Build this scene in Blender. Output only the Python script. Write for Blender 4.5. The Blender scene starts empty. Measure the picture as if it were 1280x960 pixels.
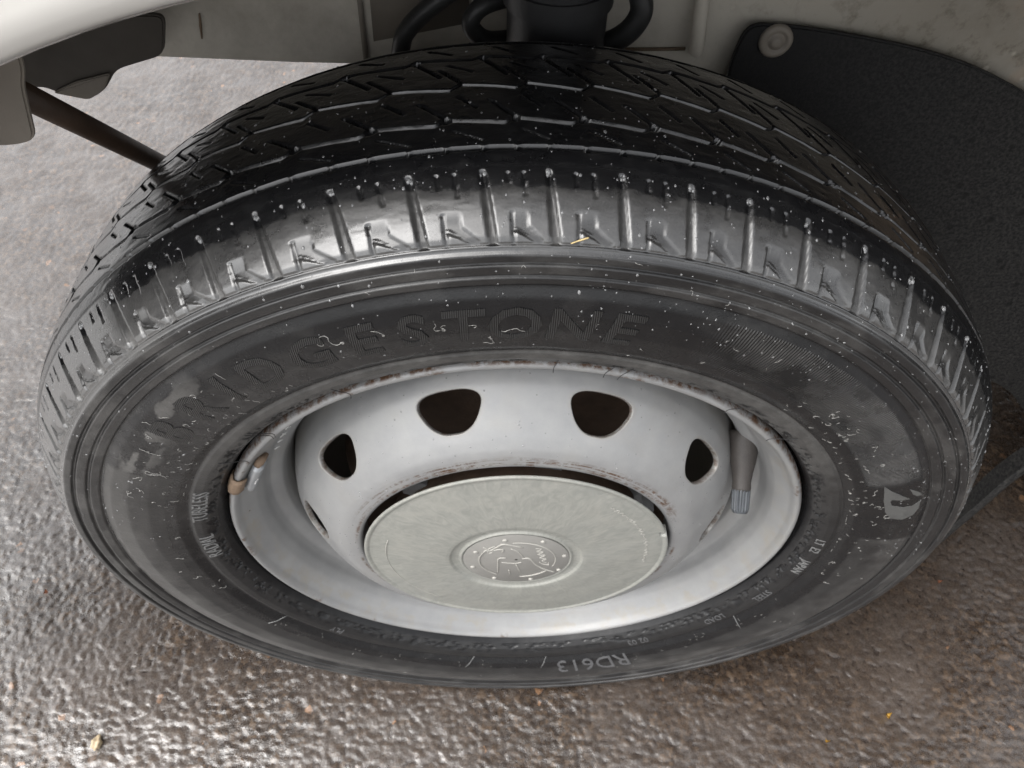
import bpy, bmesh, math, random
import numpy as np
from mathutils import Vector, Matrix
random.seed(7); RNG = np.random.default_rng(11)
S = bpy.context.scene
COL = S.collection
rad = math.radians

# ------------------------------------------------------------------ camera
F = Vector((.01847075, .61756669, -.7863016)); R = Vector((.99982606, -.00937439, .01612387)); U = R.cross(F)
cam = bpy.data.objects.new('camera', bpy.data.cameras.new('camera')); COL.objects.link(cam)
M = Matrix((R, U, -F)).transposed().to_4x4(); M.translation = Vector((-.0129, -.2488, .4875)); cam.matrix_world = M
cam.data.sensor_width = 36; cam.data.lens = 961/1280*36; cam.data.clip_start = .01; cam.data.clip_end = 300
cam.data.dof.use_dof = True; cam.data.dof.focus_distance = .34; cam.data.dof.aperture_fstop = 26
S.camera = cam
# ------------------------------------------------------------------ light
SUN_EL, SUN_AZ = rad(58), rad(252)            # azimuth measured clockwise from +Y
w = bpy.data.worlds.new('World'); S.world = w; w.use_nodes = True
nt = w.node_tree; nt.nodes.clear()
sky = nt.nodes.new('ShaderNodeTexSky'); sky.sky_type = 'NISHITA'; sky.sun_disc = False
sky.sun_elevation = SUN_EL; sky.sun_rotation = SUN_AZ; sky.dust_density = 4; sky.ozone_density = .6; sky.air_density = 1.0
hs = nt.nodes.new('ShaderNodeHueSaturation'); hs.inputs['Saturation'].default_value = .12
bg = nt.nodes.new('ShaderNodeBackground'); bg.inputs['Strength'].default_value = .15
ow = nt.nodes.new('ShaderNodeOutputWorld')
nt.links.new(sky.outputs[0], hs.inputs['Color']); nt.links.new(hs.outputs[0], bg.inputs[0]); nt.links.new(bg.outputs[0], ow.inputs[0])
sl = bpy.data.lights.new('sun', 'SUN'); sl.energy = .5; sl.angle = rad(60); sl.color = (1, .97, .93)
sun = bpy.data.objects.new('sun', sl); COL.objects.link(sun)
sd = Vector((math.sin(SUN_AZ)*math.cos(SUN_EL), math.cos(SUN_AZ)*math.cos(SUN_EL), math.sin(SUN_EL)))
sun.rotation_euler = sd.to_track_quat('Z', 'Y').to_euler()
S.view_settings.view_transform = 'Standard'; S.view_settings.look = 'None'; S.view_settings.gamma = 1
S.view_settings.exposure = 1.68
S.render.engine = 'CYCLES'; S.cycles.max_bounces = 6

# ------------------------------------------------------------------ helpers
def hash2(ix, iy, k=0):
    h = (ix.astype(np.int64)*374761393 + iy.astype(np.int64)*668265263 + k*974634777) & 0x7fffffff
    h = ((h ^ (h >> 13))*1274126177) & 0x7fffffff
    return ((h ^ (h >> 16)) & 0xffffff)/float(0xffffff)
def vnoise(x, y, k=0):
    ix, iy = np.floor(x), np.floor(y); fx, fy = x-ix, y-iy
    fx = fx*fx*(3-2*fx); fy = fy*fy*(3-2*fy)
    a, b, c_, d = hash2(ix, iy, k), hash2(ix+1, iy, k), hash2(ix, iy+1, k), hash2(ix+1, iy+1, k)
    return (a*(1-fx)+b*fx)*(1-fy)+(c_*(1-fx)+d*fx)*fy
def fbm(x, y, k=0, o=4):
    s = 0; a = .5; t = 0
    for i in range(o): s = s+a*vnoise(x*2**i, y*2**i, k+i*7); t += a; a *= .5
    return s/t
def sst(a, b, x):
    t = np.clip((x-a)/(b-a), 0, 1); return t*t*(3-2*t)

def link(name, me, mat=None, parent=None, smooth=True):
    o = bpy.data.objects.new(name, me); COL.objects.link(o)
    if mat: me.materials.append(mat)
    if smooth and len(me.polygons): me.polygons.foreach_set('use_smooth', [True]*len(me.polygons))
    if parent: o.parent = parent
    return o
def np_mesh(name, V, Q, attrs=None):
    """V (n,3), Q (m,4) quads"""
    me = bpy.data.meshes.new(name)
    me.vertices.add(len(V)); me.vertices.foreach_set('co', np.ascontiguousarray(V, np.float32).ravel())
    me.loops.add(Q.size); me.loops.foreach_set('vertex_index', np.ascontiguousarray(Q, np.int32).ravel())
    me.polygons.add(len(Q)); me.polygons.foreach_set('loop_start', np.arange(0, Q.size, Q.shape[1], dtype=np.int32))
    me.update(calc_edges=True)
    for k, v in (attrs or {}).items():
        a = me.attributes.new(k, 'FLOAT', 'POINT'); a.data.foreach_set('value', np.ascontiguousarray(v, np.float32).ravel())
    me.validate()
    return me
def grid_quads(n, m, wrap=False):
    i = np.arange(n if wrap else n-1)[:, None]; j = np.arange(m-1)[None, :]
    i2 = (i+1) % n
    return np.stack([i*m+j, i*m+j+1, i2*m+j+1, i2*m+j], -1).reshape(-1, 4)
def bm_obj(name, bm, mat, parent=None, smooth=True):
    me = bpy.data.meshes.new(name); bm.normal_update(); bm.to_mesh(me); bm.free()
    return link(name, me, mat, parent, smooth)
def auto_edges(o, ang=35):
    me = o.data
    bm = bmesh.new(); bm.from_mesh(me)
    for e in bm.edges:
        if len(e.link_faces) == 2 and e.calc_face_angle(0) > rad(ang): e.smooth = False
    bm.to_mesh(me); bm.free()
def add_tube(bm, pts, r, seg=10, cap=True):
    pts = [Vector(p) for p in pts]; n = len(pts); rs = r if hasattr(r, '__len__') else [r]*n
    rings = []; up = None
    for i, p in enumerate(pts):
        t = (pts[min(i+1, n-1)]-pts[max(i-1, 0)]).normalized()
        if up is None: up = t.orthogonal().normalized()
        up = (up-t*up.dot(t)).normalized(); b = t.cross(up)
        rings.append([bm.verts.new(p+(up*math.cos(2*math.pi*k/seg)+b*math.sin(2*math.pi*k/seg))*rs[i]) for k in range(seg)])
    for a, b in zip(rings, rings[1:]):
        for k in range(seg): bm.faces.new((a[k], a[(k+1) % seg], b[(k+1) % seg], b[k]))
    if cap: bm.faces.new(rings[0][::-1]); bm.faces.new(rings[-1])
def smooth_path(pts, n=8):
    out = []; P = [Vector(p) for p in pts]; P = [2*P[0]-P[1]]+P+[2*P[-1]-P[-2]]
    for i in range(1, len(P)-2):
        for k in range(n):
            t = k/n
            out.append(.5*((2*P[i])+(P[i+1]-P[i-1])*t+(2*P[i-1]-5*P[i]+4*P[i+1]-P[i+2])*t*t+(3*P[i]-P[i-1]-3*P[i+1]+P[i+2])*t**3))
    out.append(P[-2]); return out
def add_plate(bm, poly, ax, d0, d1, bev=.0015):
    """closed polygon in the plane perpendicular to axis ax, given thickness"""
    def v(p, d):
        return (d, p[0], p[1]) if ax == 0 else (p[0], d, p[1]) if ax == 1 else (p[0], p[1], d)
    a = [bm.verts.new(v(p, d0)) for p in poly]; b = [bm.verts.new(v(p, d1)) for p in poly]
    f1 = bm.faces.new(a); f2 = bm.faces.new(b[::-1]); n = len(poly)
    for i in range(n): bm.faces.new((a[i], b[i], b[(i+1) % n], a[(i+1) % n]))
    bmesh.ops.recalc_face_normals(bm, faces=bm.faces[:])
    if bev: bmesh.ops.bevel(bm, geom=list(f1.edges)+list(f2.edges), offset=bev, segments=2, affect='EDGES')

def revolve(name, prof, mat, parent, seg=360, smooth=True):
    """prof: (r, y) pairs around the wheel axis Y"""
    P = np.array(prof); th = np.linspace(0, 2*np.pi, seg, endpoint=False)
    V = np.stack([P[None, :, 0]*np.sin(th)[:, None], P[None, :, 1]+0*th[:, None], P[None, :, 0]*np.cos(th)[:, None]], -1)
    me = np_mesh(name, V.reshape(-1, 3), grid_quads(seg, len(P), True),
                 {'th': np.repeat(np.degrees(th), len(P)), 'rr': np.tile(P[:, 0], seg)})
    return link(name, me, mat, parent, smooth)
def resample(prof, step, ksm):
    P = np.array(prof, float); s = np.r_[0, np.cumsum(np.hypot(*np.diff(P, axis=0).T))]
    n = int(s[-1]/.0001); ss = np.linspace(0, s[-1], n)
    r = np.interp(ss, s, P[:, 0]); y = np.interp(ss, s, P[:, 1])
    k = max(1, int(ksm/.0001)); g = np.exp(-.5*(np.arange(-3*k, 3*k+1)/k)**2); g /= g.sum()
    pr = np.r_[2*r[0]-r[3*k:0:-1], r, 2*r[-1]-r[-2:-3*k-2:-1]]; py = np.r_[2*y[0]-y[3*k:0:-1], y, 2*y[-1]-y[-2:-3*k-2:-1]]
    return ss, np.convolve(pr, g, 'valid'), np.convolve(py, g, 'valid')

# ------------------------------------------------------------------ materials
class NT:
    def __init__(s, name):
        s.m = bpy.data.materials.new(name); s.m.use_nodes = True; s.t = s.m.node_tree
        s.b = s.t.nodes['Principled BSDF']; s.out = s.t.nodes['Material Output']
    def n(s, typ, **k):
        o = s.t.nodes.new('ShaderNode'+typ)
        for a, v in k.items():
            if a in o.inputs: s.inp(o.inputs[a], v)
            else: setattr(o, a, v)
        return o
    def inp(s, sock, v):
        if isinstance(v, bpy.types.NodeSocket): s.t.links.new(v, sock)
        elif isinstance(v, bpy.types.Node): s.t.links.new(v.outputs[0], sock)
        else: sock.default_value = v
    def coord(s): return s.n('TexCoord').outputs['Object']
    def attr(s, name): return s.n('Attribute', attribute_name=name).outputs['Fac']
    def noise(s, scale, detail=4, rough=.55, vec=None, dist=0):
        return s.n('TexNoise', Vector=vec or s.coord(), Scale=scale, Detail=detail, Roughness=rough, Distortion=dist).outputs['Fac']
    def ramp(s, fac, a, b, c0=(0, 0, 0, 1), c1=(1, 1, 1, 1)):
        r = s.n('ValToRGB', Fac=fac); r.color_ramp.elements[0].position = a; r.color_ramp.elements[1].position = b
        r.color_ramp.elements[0].color = c0; r.color_ramp.elements[1].color = c1; return r.outputs['Color']
    def math(s, op, a, b=0.0, c=0.0):
        o = s.n('Math', operation=op); s.inp(o.inputs[0], a); s.inp(o.inputs[1], b); s.inp(o.inputs[2], c); return o.outputs[0]
    def mix(s, f, a, b):
        o = s.n('Mix', data_type='RGBA'); s.inp(o.inputs[0], f); s.inp(o.inputs[6], a); s.inp(o.inputs[7], b); return o.outputs[2]
    def mixf(s, f, a, b):
        o = s.n('Mix', data_type='FLOAT'); s.inp(o.inputs[0], f); s.inp(o.inputs[2], a); s.inp(o.inputs[3], b); return o.outputs[0]
    def bump(s, h, strength, dist, normal=None):
        o = s.n('Bump', Height=h, Strength=strength, Distance=dist)
        if normal: s.inp(o.inputs['Normal'], normal)
        return o.outputs[0]
    def set(s, **k):
        for a, v in k.items(): s.inp(s.b.inputs[a.replace('_', ' ')], v)
        return s.m
def G(v, a=1): return (v, v, v, a) if not isinstance(v, tuple) else (*v, 1)

def mat_asphalt():
    t = NT('wet_asphalt'); c = t.coord()
    st = t.attr('stone'); hgt = t.attr('hgt')
    base = t.mix(st, G((.026, .016, .010)), G((.105, .072, .048)))
    vc = t.n('TexVoronoi', Vector=c, Scale=300).outputs['Color']; base = t.mix(t.math('MULTIPLY', t.ramp(vc, .55, .9), .5), base, G((.15, .115, .088)))
    base = t.mix(t.math('MULTIPLY', t.ramp(vc, .45, .2), .6), base, G((.018, .014, .012)))
    base = t.mix(t.ramp(t.noise(9, 3), .4, .7), base, G((.075, .060, .05)))
    sand = t.ramp(t.n('TexVoronoi', Vector=c, Scale=170).outputs['Color'], .93, .95)
    base = t.mix(t.math('MULTIPLY', sand, .5), base, G((.34, .18, .09)))
    base = t.mix(t.ramp(hgt, .0, .45, G(1), G(0)), base, G((.030, .022, .018)))
    rough = t.mixf(t.ramp(t.noise(500, 3), .35, .7), .16, .42)
    v1 = t.n('TexVoronoi', Vector=c, Scale=300, Randomness=1).outputs['Distance']
    v2 = t.n('TexVoronoi', Vector=c, Scale=520, Randomness=1).outputs['Distance']
    n0 = t.bump(v1, -.8, .0014)
    n1 = t.bump(t.noise(900, 3, .6), .35, .0008, t.bump(v2, -.5, .0008, n0))
    n2 = t.bump(t.noise(420, 3, .6), .45, .0012, n0)
    film = t.ramp(t.noise(22, 4, .6), .3, .7)
    return t.set(Base_Color=base, Roughness=rough, Normal=n1, Coat_Weight=t.mixf(film, .4, .95), Coat_IOR=1.7, Coat_Roughness=t.mixf(film, .19, .09), Coat_Normal=n2)
def mat_rubber():
    t = NT('tyre_rubber'); c = t.coord()
    dust_sheen = t.attr('dust_sheen'); hatch = t.attr('hatch'); th = t.attr('th'); rr = t.attr('rr'); dry = t.attr('dry')
    nz = t.ramp(t.noise(60, 6, .65), .32, .72)
    fine = t.noise(900, 3, .6)
    d = t.math('MULTIPLY', dust_sheen, t.mixf(nz, .45, 1.15))
    d = t.math('MULTIPLY', d, t.mixf(fine, .6, 1.3))
    col = t.mix(d, G((.0055, .0055, .0062)), G((.150, .145, .137)))  # pale tone holds real dirt plus the painted shoulder and hatch sheen
    rough = t.mixf(dry, t.mixf(nz, .16, .30), t.mixf(nz, .38, .50))
    rough = t.math('ADD', rough, t.math('MULTIPLY', d, .25))
    # fine moulded hatching on the lettered part of the sidewall
    wave = t.math('SINE', t.math('MULTIPLY', th, 2*math.pi/.36))
    n = t.bump(t.math('MULTIPLY', wave, hatch), 1.0, .0010)
    n = t.bump(fine, .28, .0006, n)
    n = t.bump(t.noise(140, 4, .6), .05, .0012, n)
    wet = t.attr('wet')
    return t.set(Base_Color=col, Roughness=rough, Normal=n, Specular_IOR_Level=.24, Coat_Weight=wet, Coat_Roughness=t.mixf(nz, .13, .24), Coat_IOR=1.75)
def mat_letter():
    t = NT('moulded_rubber')
    nz = t.ramp(t.noise(80, 5), .35, .7)
    col = t.mix(nz, G(.009), G(.016)); c = t.coord()
    w_ = t.n('TexWave', Vector=c, Scale=330, wave_type='BANDS', bands_direction='X').outputs['Fac']
    return t.set(Base_Color=col, Roughness=t.mixf(nz, .34, .46), Normal=t.bump(w_, .7, .0006))
def mat_plain(name, col, rough=.5, metal=0, nscale=40, var=.25, bump=.0, **k):
    t = NT(name); nz = t.noise(nscale, 5, .6)
    a = tuple(x*(1-var) for x in col); b = tuple(min(1, x*(1+var)) for x in col)
    t.set(Base_Color=t.mix(nz, G(a), G(b)), Roughness=t.mixf(t.noise(nscale*3, 3), rough*.8, min(1, rough*1.2)), Metallic=metal)
    if bump: t.set(Normal=t.bump(t.noise(nscale*6, 4), bump, .001))
    return t.set(**k)
def mat_wheel_paint():
    t = NT('silver_wheel_paint'); th = t.attr('th'); rr = t.attr('rr'); rust = t.attr('rust'); grime = t.attr('grime')
    nz = t.noise(55, 6, .65); fn = t.noise(700, 3, .6)
    col = t.mix(t.ramp(nz, .3, .75), G((.245, .246, .247)), G((.305, .304, .299)))
    col = t.mix(t.math('MULTIPLY', grime, t.ramp(t.noise(120, 5, .7), .3, .75)), col, G((.27, .24, .19)))
    rm = t.math('MULTIPLY', rust, t.ramp(t.noise(210, 6, .75), .42, .58))
    col = t.mix(rm, col, G((.085, .042, .02)))
    chip = t.ramp(t.n('TexVoronoi', Vector=t.coord(), Scale=70, Randomness=1).outputs['Distance'], .035, .06, G(1), G(0))
    chip = t.math('MULTIPLY', chip, t.ramp(t.noise(14, 2), .56, .6))
    col = t.mix(chip, col, G((.07, .045, .03)))
    n = t.bump(fn, .10, .0004); n = t.bump(nz, .05, .002, n)
    return t.set(Base_Color=col, Metallic=.3, Roughness=t.mixf(rm, t.mixf(t.ramp(nz, .3, .7), .40, .52), .85), Normal=n)
def mat_cap():
    t = NT('weathered_cap'); c = t.coord()
    th = t.attr('th'); rr = t.attr('rr')
    # radial cleaning streaks, worn silver over dull plastic
    v = t.n('CombineXYZ', X=t.math('MULTIPLY', t.math('SINE', t.math('MULTIPLY', th, rad(1))), 9.0), Y=t.math('MULTIPLY', t.math('COSINE', t.math('MULTIPLY', th, rad(1))), 9.0), Z=t.math('MULTIPLY', rr, 60.0))
    st = t.n('TexNoise', Vector=v.outputs[0], Scale=1.3, Detail=6, Roughness=.62, Distortion=1.8).outputs['Fac']
    bl = t.noise(38, 6, .65, dist=1.2)
    col = t.mix(t.ramp(st, .36, .66), G((.235, .238, .216)), G((.300, .298, .270)))
    col = t.mix(t.math('MULTIPLY', t.ramp(bl, .5, .72), .5), col, G((.34, .33, .295)))
    col = t.mix(t.math('MULTIPLY', t.ramp(t.noise(12, 4), .5, .7), .35), col, G((.25, .26, .25)))
    n = t.bump(t.noise(900, 3), .08, .0003)
    return t.set(Base_Color=col, Metallic=.15, Roughness=t.mixf(bl, .42, .62), Normal=n)
def mat_body_dirty():
    t = NT('dirty_white_underbody'); c = t.coord()
    nz = t.noise(11, 6, .7); sp = t.ramp(t.noise(75, 6, .7), .52, .7)
    col = t.mix(t.ramp(nz, .35, .65), G((.34, .31, .26)), G((.56, .525, .46)))
    x = t.n('SeparateXYZ', Vector=c).outputs['X']
    right = t.ramp(t.math('ADD', x, t.math('MULTIPLY', t.math('SUBTRACT', nz, .5), .35)), .10, .24)
    col = t.mix(t.math('MULTIPLY', right, t.mixf(sp, .55, .95)), col, G((.10, .085, .06)))
    warm = t.ramp(x, .27, .36)
    col = t.mix(t.math('MULTIPLY', warm, t.ramp(t.noise(14, 5, .7), .42, .62)), col, G((.42, .29, .19)))
    col = t.mix(t.math('MULTIPLY', sp, .12), col, G((.2, .17, .13)))
    spots = t.ramp(t.n('TexVoronoi', Vector=c, Scale=55).outputs['Distance'], .07, .13, G(1), G(0))
    col = t.mix(t.math('MULTIPLY', spots, t.math('MULTIPLY', right, .6)), col, G((.55, .5, .42)))
    return t.set(Base_Color=col, Roughness=.55, Normal=t.bump(t.noise(160, 5), .25, .0015))
def mat_flap():
    t = NT('mud_spattered_rubber'); c = t.coord()
    nz = t.noise(16, 5, .7); fine = t.noise(420, 4, .75)
    x = t.n('SeparateXYZ', Vector=c); up = t.ramp(x.outputs['X'], .16, .36)
    col = t.mix(t.math('MULTIPLY', t.ramp(fine, .40, .75), t.mixf(up, .10, .9)), G((.011, .011, .0115)), G((.075, .072, .067)))
    blot = t.ramp(t.n('TexVoronoi', Vector=c, Scale=60).outputs['Distance'], .1, .2, G(1), G(0))
    col = t.mix(t.math('MULTIPLY', blot, t.mixf(up, .1, .8)), col, G(.008))
    return t.set(Base_Color=col, Roughness=.6, Specular_IOR_Level=.2, Normal=t.bump(fine, .3, .0012))
def mat_white():
    t = NT('cream_van_paint')
    return t.set(Base_Color=t.mix(t.noise(6, 3), G((.42, .405, .375)), G((.45, .435, .41))), Roughness=.22, Coat_Weight=.7, Coat_Roughness=.05)
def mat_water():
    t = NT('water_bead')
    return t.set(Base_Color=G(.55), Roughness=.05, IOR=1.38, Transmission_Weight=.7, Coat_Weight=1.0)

MA = mat_asphalt(); MR = mat_rubber(); ML = mat_letter(); MW = mat_wheel_paint(); MC = mat_cap()
MB = mat_body_dirty(); MF = mat_flap(); MV = mat_white(); MWA = mat_water()
M_BLACK = mat_plain('black_steel', (.02, .02, .021), .45, 0, 60, .4, .2)
M_UNDER = mat_plain('black_underseal', (.012, .012, .012), .8, 0, 30, .4, .4)
M_HOSE = mat_plain('black_hose_rubber', (.022, .022, .022), .5, 0, 80, .4, .2)
M_RUST = mat_plain('rusty_iron', (.075, .048, .032), .75, .1, 90, .5, .4)
M_ROD = mat_plain('rusty_brown_rod', (.045, .027, .017), .5, .2, 50, .5, .3)
M_BRKT = mat_plain('grimy_beige_bracket', (.17, .15, .125), .6, 0, 30, .25, .2)
M_BRKD = mat_plain('dark_grimy_bracket', (.045, .038, .030), .6, 0, 30, .5, .2)
M_LEAD = mat_plain('grey_lead_weight', (.36, .37, .38), .45, .5, 200, .2, .2)
M_CLIP = mat_plain('rusty_clip', (.20, .14, .095), .7, .2, 250, .45, .3)
M_VRUB = mat_plain('dusty_valve_rubber', (.036, .031, .028), .6, 0, 140, .55, .2)
M_VCAP = mat_plain('grey_valve_cap', (.055, .06, .066), .3, .2, 200, .3, .1)
M_THREAD = mat_plain('pale_squiggles', (.36, .35, .33), .5, 0, 200, .2)
M_PRINT = mat_plain('pale_worn_rubber', (.14, .14, .138), .5, 0, 420, .8)
M_LETB = mat_plain('dusty_moulded_rubber', (.075, .075, .077), .5, 0, 200, .5)
M_LOGO = mat_plain('dry_pale_rubber', (.075, .075, .072), .55, 0, 120, .35)
M_STAMP = mat_plain('stamped_paint', (.70, .69, .67), .4, .2, 200, .1)
M_EMB = mat_plain('emblem_silver', (.235, .228, .212), .5, .1, 90, .12)
M_RAISE = mat_plain('raised_emblem_line', (.34, .33, .30), .5, .1, 90, .12)
M_SOIL = mat_plain('brown_grime', (.12, .085, .055), .8, 0, 200, .4)
M_PEB = mat_plain('tan_pebble', (.42, .33, .21), .4, 0, 120, .25, .4)
M_LEAF = mat_plain('yellow_leaf', (.62, .38, .07), .5, 0, 200, .3)
M_LEAFR = mat_plain('orange_leaf', (.42, .17, .09), .5, 0, 200, .3)
M_STRAW = mat_plain('dry_straw', (.60, .46, .22), .5, 0, 200, .25)

# ------------------------------------------------------------------ ground
ZG = -.297
def graded(segs):
    out = [segs[0][0]]
    for a, b, s0, s1 in segs:
        x = a
        while x < b:
            st = s0+(s1-s0)*(x-a)/(b-a); x += st
            if x < b: out.append(x)
        out.append(b)
    return np.array(sorted(set(np.round(out, 5))))
gx = graded([(-30, -1.5, 3, .1), (-1.5, -.9, .06, .0042), (-.9, -.62, .004, .0024), (-.62, .78, .0021, .0021), (.78, 1.4, .0025, .05), (1.4, 30, .1, 3)])
gy = graded([(-30, -.5, 3, .05), (-.5, -.13, .03, .0021), (-.13, .34, .0019, .0021), (.34, .9, .0022, .0042), (.9, 1.6, .0042, .009), (1.6, 3, .012, .1), (3, 40, .2, 3)])
X, Y = np.meshgrid(gx, gy, indexing='ij')
def stones(X, Y, cell, k):
    cx, cy = np.floor(X/cell), np.floor(Y/cell); best = np.zeros_like(X); sid = np.zeros_like(X)
    for i in (-1, 0, 1):
        for j in (-1, 0, 1):
            a, b = cx+i, cy+j
            px = (a+.15+.7*hash2(a, b, k))*cell; py = (b+.15+.7*hash2(a, b, k+1))*cell
            rr = cell*(.45+.5*hash2(a, b, k+2)**1.5); h = .35+.65*hash2(a, b, k+3)
            an = hash2(a, b, k+4)*np.pi; e = 1+.5*hash2(a, b, k+5)
            dx, dy = X-px, Y-py; u = dx*np.cos(an)+dy*np.sin(an); v = (-dx*np.sin(an)+dy*np.cos(an))*e
            z = h*np.clip(1-(u*u+v*v)/rr**2, 0, 1)**.6
            m = z > best; best = np.where(m, z, best); sid = np.where(m, hash2(a, b, k+6), sid)
    return best, sid
wx = X+.003*(vnoise(X*160, Y*160, 50)-.5); wy = Y+.003*(vnoise(X*160, Y*160, 51)-.5)
b1, s1 = stones(wx, wy, .0064, 1); b2, s2 = stones(wx, wy, .0046, 21)
near = np.exp(-np.clip(np.hypot(np.clip(np.abs(X)-.9, 0, None), np.clip(np.abs(Y-.3)-.9, 0, None)), 0, 9)*2)
H = np.maximum(b1, b2*.62)*.0014 + (fbm(X*60, Y*60, 5, 3)-.5)*.0011
Zg = ZG - .0012 + H*near + (fbm(X*3, Y*3, 9, 2)-.5)*.006*near
me = np_mesh('asphalt', np.stack([X, Y, Zg], -1).reshape(-1, 3), grid_quads(len(gx), len(gy))[:, ::-1],
             {'stone': np.where(b1 > b2*.62, s1, s2)**1.6, 'hgt': np.clip(np.maximum(b1, b2*.62), 0, 1)})
g = link('asphalt', me, MA); g['kind'] = 'structure'

# ------------------------------------------------------------------ the van
van = bpy.data.objects.new('van', None); COL.objects.link(van); van.location = (0, 0, ZG)
van['label'] = 'cream white van on wet asphalt with silver steel wheel and wet black tyre'
van['category'] = 'van'
def part_empty(name, parent):
    o = bpy.data.objects.new(name, None); COL.objects.link(o); o.parent = parent; return o
VAN_INV = Matrix.Translation((0, 0, -ZG))
def to_van(o):            # keep world coordinates of a part modelled in wheel space
    o.matrix_parent_inverse = VAN_INV; return o

# body side with the wheel arch
AR = .4015
def arch_pt(a):
    """a in degrees from the top, negative towards the front"""
    x, z = AR*math.sin(rad(a)), AR*math.cos(rad(a))
    if a > 0: x += .16*min(1, a/25)
    if a < -42: x -= .16*min(1.3, (-a-42)/40)
    return x, z
bm = bmesh.new(); rings = []
prof = [(.010, -.030), (.004, -.034), (.001, -.038), (-.0005, -.043), (.0005, -.048), (.003, -.0515), (.007, -.053), (.012, -.0525), (.016, -.051), (.024, -.0505), (.05, -.052), (.11, -.055), (.22, -.06)]
for a in np.arange(-104, 118, 2.0):
    x, z = arch_pt(a); nx, nz = math.sin(rad(a)), math.cos(rad(a)); row = []
    for k, (o_, y_) in enumerate(prof):
        row.append(bm.verts.new((x+nx*o_, y_, z+nz*o_)))
    e = (.12+.3*min(1, max(0, (-a-45)/30)) if a < 0 else .25+.9*max(0, math.sin(rad(a))))+max(0, math.cos(rad(a)))*.75
    row.append(bm.verts.new((x+nx*(.22+e*.5), -.055, z+nz*(.22+e*.5)))); row.append(bm.verts.new((x+nx*(.22+e), -.03, z+nz*(.22+e))))
    rings.append(row)
for a, b in zip(rings, rings[1:]):
    for k in range(len(a)-1): bm.faces.new((a[k], b[k], b[k+1], a[k+1]))
bmesh.ops.recalc_face_normals(bm, faces=bm.faces[:])
fender = to_van(bm_obj('fender', bm, MV, van)); fender['label'] = 'glossy cream fender with rolled wheel arch lip'
m = fender.modifiers.new('s', 'SOLIDIFY'); m.thickness = .0012
# wheel house: arched roof between lip and inner wall, and rear wall
bm = bmesh.new(); rings = []
for a in np.arange(-58, 112, 3.0):
    x, z = arch_pt(a); nx, nz = math.sin(rad(a)), math.cos(rad(a)); row = []
    for k in range(9):
        t = k/8; o_ = .010+.035*math.sin(t*math.pi*.5)
        row.append(bm.verts.new((x+nx*o_, -.030+t*.232, z+nz*o_+.03*t*max(0, math.cos(rad(a))))))
    rings.append(row)
for a, b in zip(rings, rings[1:]):
    for k in range(8): bm.faces.new((a[k], a[k+1], b[k+1], b[k]))
bmesh.ops.recalc_face_normals(bm, faces=bm.faces[:])
o = to_van(bm_obj('wheel_arch_liner', bm, M_UNDER, van)); m = o.modifiers.new('s', 'SOLIDIFY'); m.thickness = .0015
# inner wall
bm = bmesh.new()
add_plate(bm, [(-.36, .236), (-.30, .241), (-.138, .2355), (.12, .232), (.62, .10), (.75, -.02), (.75, .56), (-.36, .56)], 1, .2, .2035, .0008)
wall = to_van(bm_obj('wheelhouse_panel', bm, MB, van, False)); wall['label'] = 'grimy cream inner wheelhouse panel'
bm = bmesh.new(); add_plate(bm, [(-.36, .215), (2.5, .215), (2.5, 1.35), (-.36, 1.35)], 2, .262, .266, 0)
to_van(bm_obj('floor_pan', bm, MB, van, False))
bm = bmesh.new(); add_plate(bm, [(-.86, -.04), (-.37, -.02), (-.37, .55), (-.80, .50)], 2, .225, .24, .002)
to_van(bm_obj('front_apron', bm, M_UNDER, van, False))
bm = bmesh.new(); add_plate(bm, [(1.05, -.04), (2.5, -.04), (2.5, 1.35), (1.05, 1.35)], 2, -.07, .16, .01)
to_van(bm_obj('side_sill', bm, M_UNDER, van, False))
# recessed seams and small plates on the wall
bm = bmesh.new()
add_plate(bm, [(-.0955, .236), (-.0925, .236), (-.090, .31), (-.093, .31)], 1, .1965, .1998, .0006)
add_plate(bm, [(-.088, .250), (-.030, .262), (-.030, .31), (-.086, .31)], 1, .1985, .1999, .0006)
o = to_van(bm_obj('stiffening_plate', bm, M_BRKT, van))
bm = bmesh.new(); add_tube(bm, smooth_path([(.100, .192, .31), (.103, .190, .275), (.1045, .189, .255), (.1045, .190, .2505)]), [.0042]*24+[.003], 12)
o = to_van(bm_obj('drip_tube', bm, MB, van)); o['label'] = 'cream drip tube on the wheelhouse panel'
bm = bmesh.new(); add_tube(bm, [(.04, .1975, .2475), (.085, .1975, .2480), (.10, .1975, .2485)], .0011, 6); to_van(bm_obj('panel_seam', bm, M_SOIL, van))
bm = bmesh.new(); add_tube(bm, [(-.187, .1985, .266), (-.1885, .1985, .259), (-.190, .1985, .251)], [.0006, .0009, .0005], 6); to_van(bm_obj('rust_scratch', bm, M_CLIP, van))
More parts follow.
